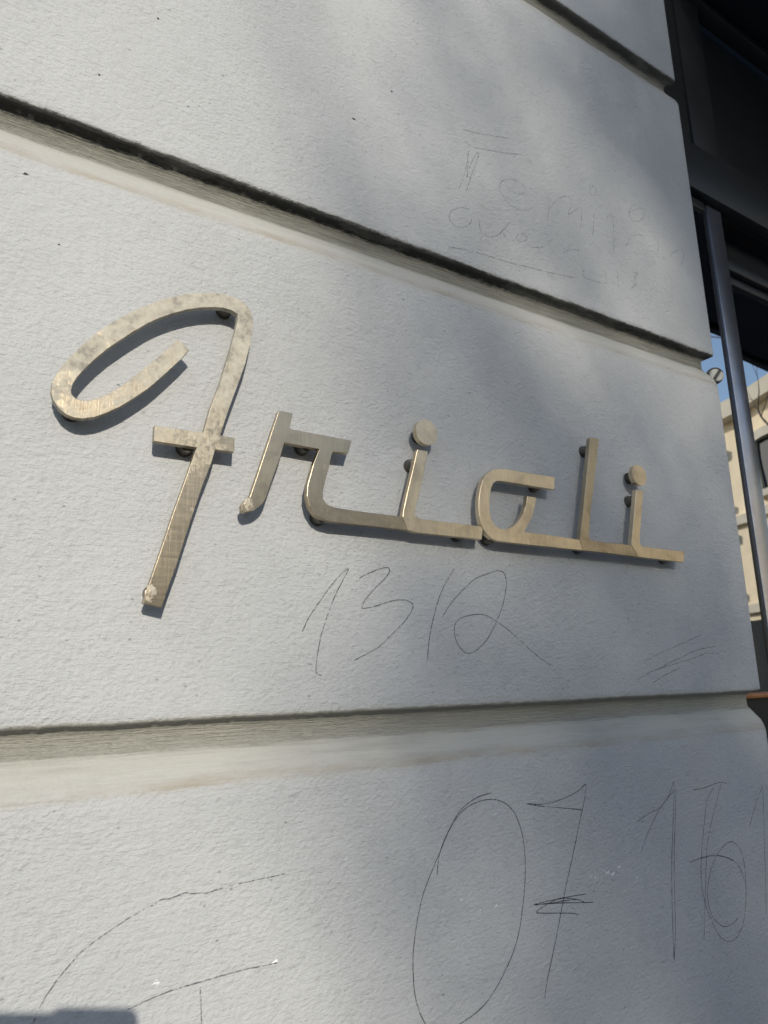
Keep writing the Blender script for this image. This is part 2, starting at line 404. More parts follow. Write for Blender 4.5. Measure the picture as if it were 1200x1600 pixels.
TRACE = json.loads('''{"letter_f":[[0.1861,1.8238],[0.1994,1.8127],[0.1904,1.7995],[0.1768,1.7817],[0.1628,1.7642],[0.1561,1.7563],[0.1419,1.7423],[0.1292,1.7307],[0.1166,1.7214],[0.105,1.7146],[0.0943,1.711],[0.086,1.7105],[0.0793,1.7124],[0.0715,1.7176],[0.0656,1.7259],[0.0631,1.7339],[0.063,1.7434],[0.0655,1.7523],[0.0711,1.7645],[0.0777,1.7759],[0.0875,1.7911],[0.0985,1.8061],[0.1099,1.8194],[0.1227,1.832],[0.1357,1.8436],[0.1505,1.8556],[0.1636,1.8654],[0.1782,1.8743],[0.1921,1.8816],[0.2064,1.8875],[0.2234,1.8927],[0.2373,1.8951],[0.2492,1.8948],[0.2614,1.8917],[0.2695,1.8857],[0.2737,1.8764],[0.2749,1.8665],[0.274,1.8536],[0.2719,1.8392],[0.266,1.8104],[0.2574,1.7817],[0.2478,1.7504],[0.2392,1.718],[0.2562,1.7171],[0.2559,1.7003],[0.2338,1.6999],[0.23,1.6831],[0.2208,1.6553],[0.2125,1.6255],[0.2043,1.5947],[0.1973,1.5671],[0.1902,1.544],[0.184,1.5214],[0.1651,1.5255],[0.1707,1.5467],[0.1758,1.5656],[0.182,1.5881],[0.1908,1.6218],[0.1998,1.6526],[0.207,1.6783],[0.2131,1.699],[0.1663,1.6987],[0.1663,1.7165],[0.2199,1.7176],[0.2259,1.7462],[0.2362,1.7796],[0.2427,1.8062],[0.2488,1.8326],[0.2529,1.8518],[0.2553,1.8659],[0.2551,1.8738],[0.2474,1.8767],[0.2368,1.8768],[0.2241,1.874],[0.2105,1.8696],[0.1952,1.8628],[0.1792,1.8536],[0.1647,1.8439],[0.1517,1.8334],[0.1372,1.8193],[0.1243,1.806],[0.1118,1.7922],[0.1005,1.7778],[0.092,1.7654],[0.086,1.7552],[0.0824,1.7466],[0.0812,1.7396],[0.0821,1.7349],[0.0874,1.7308],[0.0937,1.7306],[0.102,1.7332],[0.1111,1.7385],[0.1211,1.7464],[0.1319,1.7568],[0.1421,1.7683],[0.1546,1.7831],[0.1642,1.7948],[0.175,1.8088]],"letter_r":[[0.3095,1.7597],[0.3121,1.7613],[0.3281,1.7613],[0.3244,1.7422],[0.326,1.7405],[0.4103,1.7397],[0.4045,1.7219],[0.3831,1.7209],[0.3811,1.7161],[0.3767,1.6974],[0.3718,1.6799],[0.3691,1.6668],[0.3691,1.6592],[0.3732,1.6533],[0.38,1.6505],[0.3898,1.6494],[0.42,1.6486],[0.4512,1.6484],[0.4844,1.6484],[0.4918,1.6306],[0.477,1.6311],[0.4367,1.6314],[0.4031,1.6312],[0.3804,1.631],[0.3677,1.6331],[0.3583,1.6374],[0.3512,1.6468],[0.3478,1.6594],[0.3485,1.6726],[0.3509,1.6817],[0.3565,1.7017],[0.3641,1.7209],[0.3177,1.7218],[0.3128,1.7033],[0.3017,1.6707],[0.2959,1.6515],[0.2922,1.6443],[0.2868,1.6387],[0.2802,1.634],[0.2707,1.631],[0.2672,1.633],[0.2664,1.6388],[0.2709,1.6456],[0.2762,1.6499],[0.2842,1.6757],[0.2959,1.7144]],"letter_i":[[0.511,1.744],[0.5289,1.7441],[0.521,1.7151],[0.5129,1.6856],[0.5059,1.665],[0.5038,1.655],[0.5054,1.6503],[0.5122,1.6484],[0.5612,1.6484],[0.6163,1.648],[0.6181,1.6445],[0.615,1.6294],[0.5748,1.6293],[0.532,1.6294],[0.5046,1.6294],[0.4933,1.6315],[0.492,1.6306],[0.4847,1.6485],[0.486,1.6574],[0.4954,1.6904],[0.5038,1.718]],"letter_o":[[0.7674,1.7399],[0.7507,1.7397],[0.7224,1.7392],[0.6915,1.7391],[0.6683,1.7389],[0.655,1.7378],[0.6418,1.734],[0.6302,1.726],[0.6224,1.7155],[0.6173,1.7023],[0.6139,1.6882],[0.6127,1.6745],[0.613,1.6623],[0.6157,1.6516],[0.619,1.644],[0.6255,1.6373],[0.6337,1.6324],[0.6436,1.6298],[0.6789,1.6293],[0.7291,1.6291],[0.773,1.6295],[0.8161,1.6295],[0.8096,1.6458],[0.7749,1.6467],[0.7483,1.6474],[0.7137,1.6475],[0.6953,1.6476],[0.7019,1.6561],[0.7105,1.6673],[0.7167,1.6795],[0.7216,1.6905],[0.725,1.7027],[0.707,1.7028],[0.7039,1.691],[0.698,1.6775],[0.6902,1.6665],[0.6795,1.6568],[0.6692,1.6509],[0.6593,1.6481],[0.6497,1.6481],[0.6406,1.6521],[0.6349,1.6596],[0.6325,1.6705],[0.6327,1.6829],[0.6346,1.6957],[0.6383,1.7075],[0.6428,1.7145],[0.6496,1.7183],[0.6618,1.7195],[0.6866,1.7195],[0.7205,1.7194],[0.7639,1.7197]],"letter_l":[[0.8561,1.8195],[0.8771,1.8203],[0.8686,1.7904],[0.855,1.7436],[0.8395,1.6893],[0.8313,1.6529],[0.8353,1.6472],[0.8693,1.6464],[0.93,1.647],[0.9431,1.6287],[0.8547,1.6296],[0.8166,1.6295],[0.8102,1.6458],[0.8125,1.6513],[0.8202,1.6786],[0.8317,1.723],[0.8459,1.778]],"letter_i_last":[[0.9575,1.744],[0.976,1.7438],[0.9701,1.7233],[0.9644,1.7024],[0.953,1.6614],[0.9523,1.6517],[0.9569,1.6472],[1.0089,1.6465],[1.0691,1.647],[1.0629,1.628],[0.9974,1.6282],[0.9437,1.6287],[0.9306,1.6471],[0.935,1.6634],[0.9452,1.7004]],"dots":[[0.5276,1.7714],[0.9696,1.7708]],"standoffs":{"f":[[0.2448,1.8848],[0.086,1.7234],[0.2052,1.7031],[0.1788,1.5373]],"r":[[0.3502,1.7269],[0.372,1.6394]],"i":[[0.5134,1.7266],[0.5877,1.6369]],"o":[[0.7418,1.727],[0.6414,1.6363]],"l":[[0.8621,1.8022],[0.8265,1.6374]],"i_last":[[0.963,1.7291],[1.0359,1.6353]],"dot":[[0.5276,1.7714],[0.9696,1.7708]]},"pencil":{"zero":[1.0,[[[0.6283,1.2957],[0.6038,1.2927],[0.577,1.281],[0.5581,1.2607],[0.5422,1.2371],[0.5292,1.2174],[0.514,1.1917],[0.5035,1.1593],[0.4978,1.1269],[0.4988,1.0939],[0.5047,1.0731],[0.5131,1.0582],[0.526,1.0421],[0.542,1.0414],[0.5611,1.0465]],[[0.5361,1.2111],[0.5422,1.2371],[0.5608,1.2641],[0.5821,1.2804],[0.6088,1.2879],[0.6332,1.2873],[0.6547,1.2784],[0.6687,1.2629],[0.6779,1.238],[0.6802,1.2064],[0.6755,1.1724],[0.6648,1.1329],[0.6516,1.1061],[0.631,1.0817],[0.6063,1.0611],[0.5832,1.0512],[0.5611,1.0465]]]],"seven":[1.0,[[[0.6888,1.2763],[0.7211,1.2724],[0.7584,1.2756],[0.7879,1.2824],[0.8052,1.2894],[0.7994,1.2692],[0.7862,1.241],[0.7688,1.2017],[0.7525,1.1679],[0.7322,1.1205],[0.7167,1.0855],[0.7057,1.0619],[0.6985,1.0409]],[[0.6888,1.2763],[0.7208,1.2692],[0.757,1.2632],[0.7945,1.2565]],[[0.7877,1.1489],[0.7446,1.1513],[0.7091,1.1523],[0.6917,1.1518],[0.7204,1.1488],[0.7562,1.1466],[0.7684,1.1453]],[[0.6917,1.1518],[0.7321,1.1468],[0.802,1.136]],[[0.7834,1.1396],[0.7625,1.1472],[0.7326,1.1514],[0.7056,1.1463],[0.6953,1.1417],[0.7308,1.135],[0.7604,1.1294],[0.771,1.1251]]]],"one":[0.9,[[[0.906,1.2271],[0.9385,1.2364],[0.9621,1.2407],[0.9883,1.2566],[1.0034,1.2741],[0.9929,1.2256],[0.9769,1.1591],[0.9667,1.0945],[0.9593,1.0297]],[[0.9104,1.1863],[0.9305,1.2103],[0.9617,1.2384],[1.0012,1.2624]],[[1.0068,1.2618],[0.9926,1.2025],[0.9829,1.1582],[0.9749,1.1061],[0.9702,1.0722],[0.9597,1.0317]]]],"six":[0.9,[[[1.0497,1.2586],[1.0794,1.2587],[1.1063,1.2621],[1.1242,1.2629],[1.1416,1.2598]],[[1.1052,1.2572],[1.084,1.2395],[1.0688,1.2073],[1.0537,1.1665],[1.0447,1.1307],[1.0463,1.0985],[1.0567,1.0695],[1.072,1.0442],[1.0941,1.03],[1.1206,1.0326],[1.1433,1.0539],[1.1575,1.0941],[1.1621,1.132],[1.1545,1.1575],[1.1348,1.1699],[1.1116,1.1657],[1.0819,1.1484],[1.0605,1.119],[1.0549,1.0925],[1.0647,1.0681],[1.0865,1.0528],[1.1122,1.0526],[1.1265,1.0579]],[[1.1254,1.2603],[1.1096,1.2369],[1.0844,1.2006],[1.0667,1.1647],[1.0496,1.1025],[1.0344,1.0448]],[[1.0211,1.1554],[1.0585,1.1574],[1.1002,1.1534],[1.1326,1.1411]],[[1.0959,1.1536],[1.1248,1.1461],[1.1478,1.1292],[1.1565,1.1086]]]],"last_one":[0.85,[[[1.2486,1.2488],[1.2228,1.2251],[1.2025,1.2015],[1.1888,1.1844]],[[1.2453,1.2438],[1.2309,1.1726],[1.2171,1.1041],[1.2052,1.0475]]]],"n1312":[0.9,[[[0.3539,1.5008],[0.3621,1.5173],[0.3751,1.5352],[0.3917,1.5568],[0.4054,1.5711],[0.4166,1.5795],[0.4089,1.5652],[0.3968,1.5435],[0.3866,1.5194],[0.3784,1.496],[0.3736,1.473],[0.3717,1.4561],[0.3746,1.4519],[0.3794,1.4509]],[[0.4317,1.5683],[0.4443,1.5749],[0.4627,1.5823],[0.4739,1.5846],[0.4776,1.581],[0.4717,1.5718],[0.4548,1.5567],[0.442,1.5438],[0.4358,1.5343],[0.4382,1.5308],[0.4544,1.5341],[0.4728,1.5397],[0.4916,1.5435],[0.505,1.5431],[0.5125,1.5379],[0.5103,1.5305],[0.4984,1.516],[0.4792,1.5001],[0.4606,1.4848],[0.4391,1.4743],[0.4234,1.4676]],[[0.5826,1.5898],[0.5681,1.5704],[0.5547,1.5482],[0.5432,1.517],[0.5361,1.4914],[0.5327,1.4669]],[[0.5596,1.5238],[0.575,1.5424],[0.5972,1.5617],[0.6199,1.5783],[0.6427,1.5865],[0.6614,1.5919],[0.6728,1.5893],[0.6766,1.5778],[0.6727,1.5582],[0.6641,1.5369],[0.6512,1.5159],[0.634,1.4938],[0.6157,1.4804],[0.6005,1.4755],[0.5883,1.482],[0.5799,1.4949],[0.5795,1.5112],[0.5885,1.5213],[0.608,1.5271],[0.6298,1.5284],[0.6515,1.5211],[0.6777,1.5061],[0.7042,1.4874],[0.7312,1.4694],[0.7545,1.4577]]]],"hatch":[0.75,[[[0.9571,1.4604],[0.9967,1.4728],[1.0424,1.4852],[1.074,1.4935],[1.1234,1.507]],[[0.9414,1.4343],[0.9637,1.4421],[0.9927,1.4494],[1.0148,1.4536],[1.0526,1.46],[1.0997,1.4678],[1.1327,1.4748],[1.1691,1.4742]],[[0.9964,1.45],[1.023,1.4591],[1.0578,1.468],[1.09,1.4772],[1.1183,1.4824],[1.1595,1.4868]],[[0.9786,1.4283],[1.0087,1.4392],[1.0353,1.4466],[1.051,1.4516]]]],"hatch_faint":[0.42,[[[0.9923,1.5731],[0.9889,1.5315],[0.9858,1.4873]],[[1.1203,1.6009],[1.1119,1.5685],[1.121,1.5541]],[[1.1291,1.5349],[1.1281,1.5107]],[[1.0952,1.5437],[1.0887,1.5101]],[[0.9674,1.5287],[0.9768,1.5221],[0.9891,1.5219]],[[1.046,1.5664],[1.0721,1.5641]],[[1.0098,1.5915],[1.0351,1.5892],[1.0648,1.5864]]]],"tee":[0.72,[[[0.641,2.3324],[0.6672,2.3367],[0.698,2.3462],[0.746,2.3609]],[[0.6436,2.3101],[0.6603,2.3064],[0.6907,2.3139],[0.7326,2.3259],[0.7739,2.3401]],[[0.6524,2.2962],[0.6458,2.2667],[0.6368,2.2367],[0.6249,2.2082]],[[0.6473,2.2917],[0.6482,2.2677],[0.6442,2.2397],[0.6502,2.2597],[0.6642,2.2902],[0.6731,2.2985],[0.6657,2.2752],[0.6543,2.2483],[0.6411,2.2125]],[[0.597,2.0962],[0.6523,2.1048],[0.7155,2.1091],[0.7777,2.1163],[0.838,2.1236],[0.8901,2.1318]]]],"words":[0.7,[[[0.7376,2.2576],[0.7529,2.2523],[0.7694,2.2589],[0.7758,2.2706],[0.7657,2.2781],[0.7445,2.2773],[0.7255,2.2677],[0.7156,2.2533],[0.7181,2.2386],[0.7325,2.2263],[0.7529,2.2215],[0.7717,2.2255],[0.7919,2.24]],[[0.8324,2.2847],[0.8327,2.2603],[0.8234,2.2241]],[[0.8335,2.2512],[0.8483,2.2734],[0.8675,2.2904],[0.886,2.2976],[0.8902,2.2823],[0.8804,2.2594],[0.9015,2.2769],[0.9158,2.2863],[0.9154,2.2676],[0.9092,2.2412]],[[0.9522,2.2912],[0.9416,2.2335]],[[0.9567,2.3505],[0.9451,2.3332],[0.9515,2.3247],[0.9643,2.3358],[0.9647,2.3486],[0.9567,2.3505]],[[0.9827,2.2826],[0.9947,2.2996],[1.0042,2.2981],[1.0013,2.2545],[0.9961,2.2182]],[[1.0551,2.3273],[1.0782,2.3438],[1.1047,2.3565],[1.1058,2.341],[1.0849,2.3202],[1.0634,2.3148],[1.0565,2.3278],[1.0685,2.348],[1.0838,2.3576]],[[1.0362,2.2466],[1.0496,2.2689],[1.0687,2.2833],[1.0904,2.2894]],[[1.1406,2.2929],[1.133,2.2486]],[[1.1735,2.2725],[1.2037,2.2943],[1.2252,2.2994],[1.2081,2.2573]],[[0.6477,2.1808],[0.6287,2.177],[0.6096,2.1643],[0.6033,2.1495],[0.6105,2.1398],[0.6289,2.141],[0.6461,2.1548],[0.649,2.1643]],[[0.6658,2.1663],[0.6671,2.1497],[0.6812,2.1428],[0.7041,2.1543],[0.7262,2.1796],[0.7349,2.193]],[[0.7147,2.1624],[0.7266,2.1536],[0.7406,2.1563]],[[0.754,2.1742],[0.7452,2.1623],[0.7553,2.1592],[0.7693,2.1685],[0.7674,2.1776],[0.754,2.1742]],[[0.7712,2.1603],[0.7815,2.1572],[0.8094,2.1676]],[[0.7928,2.1633],[0.7974,2.1559],[0.7855,2.143]],[[0.8575,2.1739],[0.879,2.1858],[0.9002,2.1916]],[[0.9108,2.1568],[0.9022,2.1448],[0.9205,2.1389],[0.9701,2.1449]],[[0.9673,2.1701],[0.9639,2.1453]],[[1.0011,2.1857],[0.9986,2.1464]],[[1.048,2.1933],[1.0617,2.1952],[1.0495,2.1815],[1.0549,2.1733],[1.0355,2.1552]]]],"curve":[0.75,[[[0.0972,1.1525],[0.099,1.1606],[0.1021,1.1697],[0.1076,1.1796],[0.1158,1.1904],[0.1281,1.2032],[0.1383,1.2116],[0.1572,1.2212],[0.174,1.229],[0.1914,1.2356],[0.1974,1.2366],[0.2033,1.2401],[0.2126,1.2399],[0.222,1.2413],[0.2283,1.2422],[0.2348,1.2406],[0.2452,1.2394]],[[0.2453,1.2389],[0.2545,1.2391],[0.2678,1.2411],[0.2884,1.242],[0.3097,1.2427],[0.3353,1.2434]]]],"line":[0.8,[[[0.1773,1.1517],[0.193,1.1549],[0.2137,1.1582],[0.2383,1.1595],[0.264,1.1604],[0.2907,1.1609],[0.3115,1.1601],[0.3285,1.1592]],[[0.2464,1.1555],[0.2476,1.1423],[0.249,1.1241],[0.2494,1.1145]]]],"scratch":[0.5,[[[0.1878,2.1716],[0.1983,2.1671],[0.2089,2.1624]],[[0.3936,1.2313],[0.3776,1.2145],[0.3622,1.2019]]]]},"chips":[[[0.8093,1.1671],0.0027],[[0.836,1.1692],0.0036],[[0.8455,1.1648],0.0036],[[0.8602,1.1719],0.003],[[0.8663,1.1667],0.0024],[[0.8297,1.1714],0.0018],[[0.7998,1.1685],0.0018],[[0.8959,1.1537],0.0015],[[0.6265,1.1619],0.0021],[[0.5711,1.1779],0.0018],[[0.6004,1.161],0.0015],[[0.6238,1.1605],0.0012],[[1.1936,1.0353],0.0015],[[0.3425,1.6389],0.0016],[[0.3271,1.161],0.003],[[0.2054,1.1676],0.003]],"spots":[[[0.4324,2.2534],0.004],[[0.5011,2.3369],0.0028],[[0.0837,2.1509],0.0018],[[0.0198,1.9874],0.003],[[0.0588,1.9143],0.0018],[[0.1461,2.2701],0.0025],[[0.5114,1.9797],0.0016]]}''')

# ---------------------------------------------------------------- street: ground, kerbs, road
def slab(name, x0, x1, y0, y1, z0, z1, mat):
    return tag(box(name, x0, x1, y0, y1, z0, z1, mat), kind='structure')
gnd = mesh_obj('ground', [(-600, -600, -.16), (600, -600, -.16), (600, 600, -.16), (-600, 600, -.16)], [(0, 1, 2, 3)], PAVE)
tag(gnd, kind='structure')
slab('pavement', -60, 60, -3.2, 1.6, -.14, 0, PAVE)
slab('kerb', -60, 60, -3.36, -3.203, -.14, .002, KERB)
slab('road', -60, 60, -15.6, -3.363, -.15, -.12, ASPH)
slab('pavement', -60, 60, -19.0, -15.76, -.14, 0, PAVE)
slab('kerb', -60, 60, -15.757, -15.603, -.14, .002, KERB)

# ---------------------------------------------------------------- the rendered wall
XC = 1.2845                       # outer corner of the wall
RC = 0.006                        # corner rounding
wall = empty('wall', (0, 0, 0))
tag(wall, 'light grey stucco wall cut by deep horizontal grooves, carrying the metal lettering and pencil scribbles', 'wall')

def path_points():
    xs = []
    x = -4.0
    while x < -0.35:
        xs.append(x); x += 0.15
    x = -0.35
    while x < XC - RC - 0.004:
        xs.append(x); x += 0.006
    return xs
XS = path_points()
def jit(x, k):
    return (mnoise.noise(Vector((x * 9.0, k * 7.3, 0.3))) * 0.0011 + mnoise.noise(Vector((x * 55.0, k * 3.1, 5.0))) * 0.0009 + mnoise.noise(Vector((x * 140.0, k * 1.7, 9.0))) * 0.0008)

def sweep(profile, seed, name, mat, parent):
    """profile: list of (z, depth, v, wobble). Swept along the front, round the corner, into the reveal."""
    cols = []
    for x in XS:
        cols.append(('f', x))
    for k in range(7):
        cols.append(('c', math.pi / 2 * k / 6))
    for y in (0.012, 0.03, 0.06, 0.1, 0.2):
        cols.append(('r', y))
    verts, faces, uvs = [], [], []
    m = len(profile)
    for kind, s in cols:
        for (z, d, v, w) in profile:
            if kind == 'f':
                zz = z + jit(s, w) if w else z
                dd = d + (mnoise.noise(Vector((s * 24, z * 40, seed))) * 0.0009 if d > 0.004 else 0)
                xx = min(s, XC - d)
                verts.append((xx, dd, zz))
            elif kind == 'c':
                zz = z + jit(XC, w) if w else z
                q = max(RC, d); rr = max(RC - d, 0.0004)
                verts.append((XC - q + rr * math.sin(s), q - rr * math.cos(s), zz))
            else:
                zz = z + jit(XC, w) if w else z
                verts.append((XC - d, max(s, d + 0.0005) , zz))
            uvs.append((s, v))
    for i in range(len(cols) - 1):
        for j in range(m - 1):
            a = i * m + j
            faces.append((a, a + m, a + m + 1, a + 1))
    me = D.meshes.new(name)
    me.from_pydata(verts, [], faces)
    me.update()
    uvl = me.uv_layers.new(name='UVMap')
    for lp in me.loops:
        uvl.data[lp.index].uv = uvs[lp.vertex_index]
    me.polygons.foreach_set('use_smooth', [True] * len(me.polygons))
    me.materials.append(mat)
    o = D.objects.new(name, me)
    COL.objects.link(o)
    o.parent = parent
    return o

GROOVES = [(1.45 + 1.9890, 1.45 + 1.9230, 0.8), (1.45 + 1.3085, 1.45 + 1.2450, 0.75), (1.45 + 0.6262, 1.45 + 0.5585, 1.0), (1.45 - 0.0420, 1.45 - 0.1095, 0.06), (1.45 - 0.7250, 1.45 - 0.7930, 0.3)]
GD = 0.020
def groove_profile(zt, zb, k):
    h = zt - zb
    P = []
    P.append((zt + 0.012, 0.0, 0.0, 0))
    P.append((zt + 0.0030, 0.0, 0.012, 2 * k + 1))
    P.append((zt + 0.0012, 0.0005, 0.03, 2 * k + 1))
    P.append((zt - 0.0002, 0.0018, 0.06, 2 * k + 1))
    P.append((zt - 0.0018, 0.0055, 0.10, 2 * k + 1))
    P.append((zt - 0.0036, 0.0105, 0.18, 2 * k + 1))
    P.append((zt - 0.0058, 0.0160, 0.25, 2 * k + 1))
    P.append((zt - 0.0086, 0.0190, 0.30, 2 * k + 1))
    P.append((zt - 0.0125, GD, 0.34, 0))
    P.append((zt - h * .30, GD, 0.42, 0))
    P.append((zt - h * .41, GD - .0003, 0.52, 0))
    P.append((zt - h * .47, GD - .0026, 0.60, 0))
    P.append((zt - h * .60, GD - .0078, 0.70, 2 * k + 2))
    P.append((zt - h * .75, GD - .0138, 0.81, 2 * k + 2))
    P.append((zt - h * .88, GD - .0178, 0.90, 2 * k + 2))
    P.append((zt - h * .97, GD - .0195, 0.96, 2 * k + 2))
    P.append((zb - 0.0012, 0.0, 0.985, 2 * k + 2))
    P.append((zb - 0.012, 0.0, 1.0, 0))
    return P
ztop = 4.6
BLOCKS = []
for k, (zt, zb, soot) in enumerate(GROOVES):
    b = sweep([(ztop, 0, 0, 0), ((ztop + zt) / 2, 0, 0, 0), (zt + 0.012, 0, 0, 0)], 3.0, 'block', STUCCO, wall)
    BLOCKS.append((zt + 0.012, ztop, b))
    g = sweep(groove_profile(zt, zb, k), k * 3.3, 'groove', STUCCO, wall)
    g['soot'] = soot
    ztop = zb - 0.012
b = sweep([(ztop, 0, 0, 0), (0.4, 0, 0, 0), (0.0, 0, 0, 0)], 3.0, 'block', STUCCO, wall)
BLOCKS.append((0.0, ztop, b))
core = box('core', -4.0, XC - 0.023, 0.023, 0.20, 0.0, 4.6, RENDER, wall)
def block_at(z):
    for z0, z1, b in BLOCKS:
        if z0 <= z <= z1: return b
    return min(BLOCKS, key=lambda q: min(abs(q[0] - z), abs(q[1] - z)))[2]

# ---------------------------------------------------------------- pencil marks on the blocks
def catmull(pts, n=8):
    P = [Vector((p[0], p[1])) for p in pts]
    out = []
    for i in range(len(P) - 1):
        p0, p1, p2, p3 = P[max(i - 1, 0)], P[i], P[i + 1], P[min(i + 2, len(P) - 1)]
        for k in range(n):
            t = k / n
            out.append(0.5 * ((2 * p1) + (-p0 + p2) * t + (2 * p0 - 5 * p1 + 4 * p2 - p3) * t * t + (-p0 + 3 * p1 - 3 * p2 + p3) * t ** 3))
    out.append(P[-1])
    return out
def strokes_obj(name, strokes, width, mat, parent, y=-0.0005, wob=0.0004):
    verts, faces = [], []
    for s in strokes:
        c = catmull(s, 10 if len(s) < 12 else 7)
        c = [p + Vector((mnoise.noise(Vector((p.x * 130, p.y * 130, 1))), mnoise.noise(Vector((p.x * 130, p.y * 130, 7))))) * wob for p in c]
        base = len(verts)
        for i, p in enumerate(c):
            d = (c[min(i + 1, len(c) - 1)] - c[max(i - 1, 0)])
            d = d.normalized() if d.length > 1e-9 else Vector((1, 0))
            w = width * 0.5 * (0.75 + 0.5 * abs(mnoise.noise(Vector((p.x * 60, p.y * 60, 3))))) * (0.45 if i in (0, len(c) - 1) else 1)
            n = Vector((-d.y, d.x)) * w
            verts += [(p.x + n.x, y, p.y + n.y), (p.x - n.x, y, p.y - n.y)]
        for i in range(len(c) - 1):
            a = base + 2 * i
            faces.append((a, a + 1, a + 3, a + 2))
    return mesh_obj(name, verts, faces, mat, parent)
PL = dict(zero=('pencil_digit', 'large pencilled 0 in a tall double oval'), seven=('pencil_digit', 'pencilled 7 with a scribbled cross bar'), one=('pencil_digit', 'pencilled 1 drawn over several times'),
          six=('pencil_digit', 'pencilled 6 with an overdrawn stem'), last_one=('pencil_digit', 'thin pencilled 1 at the edge of the block'), n1312=('pencil_number', 'pencilled number 1312 under the metal letters'),
          hatch=('pencil_hatching', None), hatch_faint=('pencil_hatching', 'very faint upright pencil strokes'), tee=('pencil_writing', 'pencilled capital T with double strokes and an underline'),
          words=('pencil_writing', 'faint rubbed-out pencil words'), curve=('pencil_line', 'long curved pencil line'), line=('pencil_line', 'short rising pencil line with a stem'), scratch=('scratch', None))
for i, (k, (pr, st)) in enumerate(TRACE['pencil'].items()):
    nm, lb = PL[k]
    zc = sum(p[1] for s in st for p in s) / sum(len(s) for s in st)
    o = strokes_obj(nm, st, 0.00100 + 0.00035 * pr, PENCIL, block_at(zc), -0.0005 - 0.00002 * i)
    o['pressure'] = pr
    if lb: o['label'] = lb
CHIP = simple('chalk_white', (0.8, 0.8, 0.78), 0.8)
SPOT = simple('dark_speck', (0.06, 0.06, 0.06), 0.8)
def flecks(name, items, mat):
    per = {}
    for (x, z), r in items:
        per.setdefault(block_at(z), []).append((x, z, r))
    for blk, L in per.items():
        verts, faces = [], []
        for x, z, r in L:
            for q in range(3 if name == 'paint_chip' else 1):
                cx, cz = (x + random.uniform(-1, 1) * r * 1.6, z + random.uniform(-1, 1) * r) if q else (x, z)
                rr = r * (0.5 if q else 0.8)
                n = 9
                b0 = len(verts)
                verts.append((cx, -0.0012, cz))
                for k in range(n):
                    a = 2 * math.pi * k / n
                    s = rr * random.uniform(0.45, 1.15)
                    verts.append((cx + math.cos(a) * s * 1.2, -0.0003, cz + math.sin(a) * s * .8))
                for k in range(n):
                    faces.append((b0, b0 + 1 + k, b0 + 1 + (k + 1) % n))
        mesh_obj(name, verts, faces, mat, blk)
flecks('paint_chip', TRACE['chips'], CHIP)
flecks('dirt_speck', TRACE['spots'], SPOT)

# ---------------------------------------------------------------- the metal lettering
sign = empty('lettering_sign', (0, 0, 0))
tag(sign, 'brushed metal script lettering reading Frioli, standing proud of the grey stucco wall on round pegs', 'sign')
H, TH = 0.0238, 0.0080
REFL_TONE = dict(f=0.74, r=0.80, i=1.35, o=1.42, l=1.0, i_last=1.42)
def plate(name, pts, parent, patina, rise, label, name_key):
    bm = bmesh.new()
    f = bm.faces.new([bm.verts.new((x, -H, z)) for x, z in pts])
    bmesh.ops.recalc_face_normals(bm, faces=[f])
    if f.normal.y > 0: f.normal_flip()
    ext = bmesh.ops.extrude_face_region(bm, geom=[f])
    for g in ext['geom']:
        if isinstance(g, bmesh.types.BMVert): g.co.y += TH
    bmesh.ops.recalc_face_normals(bm, faces=bm.faces)
    ee = [e for e in bm.edges if abs(e.verts[0].co.y + H) < 1e-6 and abs(e.verts[1].co.y + H) < 1e-6]
    bmesh.ops.bevel(bm, geom=ee, offset=0.00045, segments=2, affect='EDGES', profile=0.5)
    o = bm_obj(name, bm, METAL, parent)
    o['patina'] = patina
    o['tone'] = REFL_TONE.get(name_key, 1.0)
    o['patina_rise'] = rise
    o['label'] = label
    return o
def peg(x, z, parent):
    bm = bmesh.new()
    add_cyl(bm, (x, -H + TH + 0.0002, z), (x, -0.0012, z), 0.0082, 0.0082, 24)
    add_cyl(bm, (x, -0.0024, z), (x, 0.0006, z), 0.0094, 0.0098, 24)
    o = bm_obj('peg', bm, PEG, parent, 40)
    return o
LET = [('letter_f', 'f', 0.50, 1.3, 'capital letter F with a looped top and whitish weathering'), ('letter_r', 'r', 0.33, 0.6, 'letter r with a hooked left stroke'),
       ('letter_i', 'i', 0.22, 0.0, 'first letter i, whose foot runs on to the o'), ('letter_o', 'o', 0.20, 0.0, 'letter o left open at the top right'),
       ('letter_l', 'l', 0.34, 0.3, 'letter l, a duller grey stem'), ('letter_i_last', 'i_last', 0.24, 0.0, 'last letter i at the right end')]
LO = {}
for key, sk, pa, ri, lb in LET:
    o = plate('letter', TRACE[key], sign, pa, ri, lb, sk)
    LO[sk] = o
    for x, z in TRACE['standoffs'][sk]:
        peg(x, z, o)
for (x, z), host, pa in zip(TRACE['dots'], ('i', 'i_last'), (0.30, 0.34)):
    bm = bmesh.new()
    add_cyl(bm, (x, -H + TH, z), (x, -H, z), 0.0180, 0.0180, 64)
    ee = [e for e in bm.edges if abs(e.verts[0].co.y + H) < 1e-6 and abs(e.verts[1].co.y + H) < 1e-6]
    bmesh.ops.bevel(bm, geom=ee, offset=0.0005, segments=2, affect='EDGES', profile=0.5)
    o = bm_obj('dot', bm, METAL, LO[host], 30)
    o['patina'] = pa
    o['tone'] = REFL_TONE[host]
    o['patina_rise'] = 0.0
    peg(x, z, LO[host])
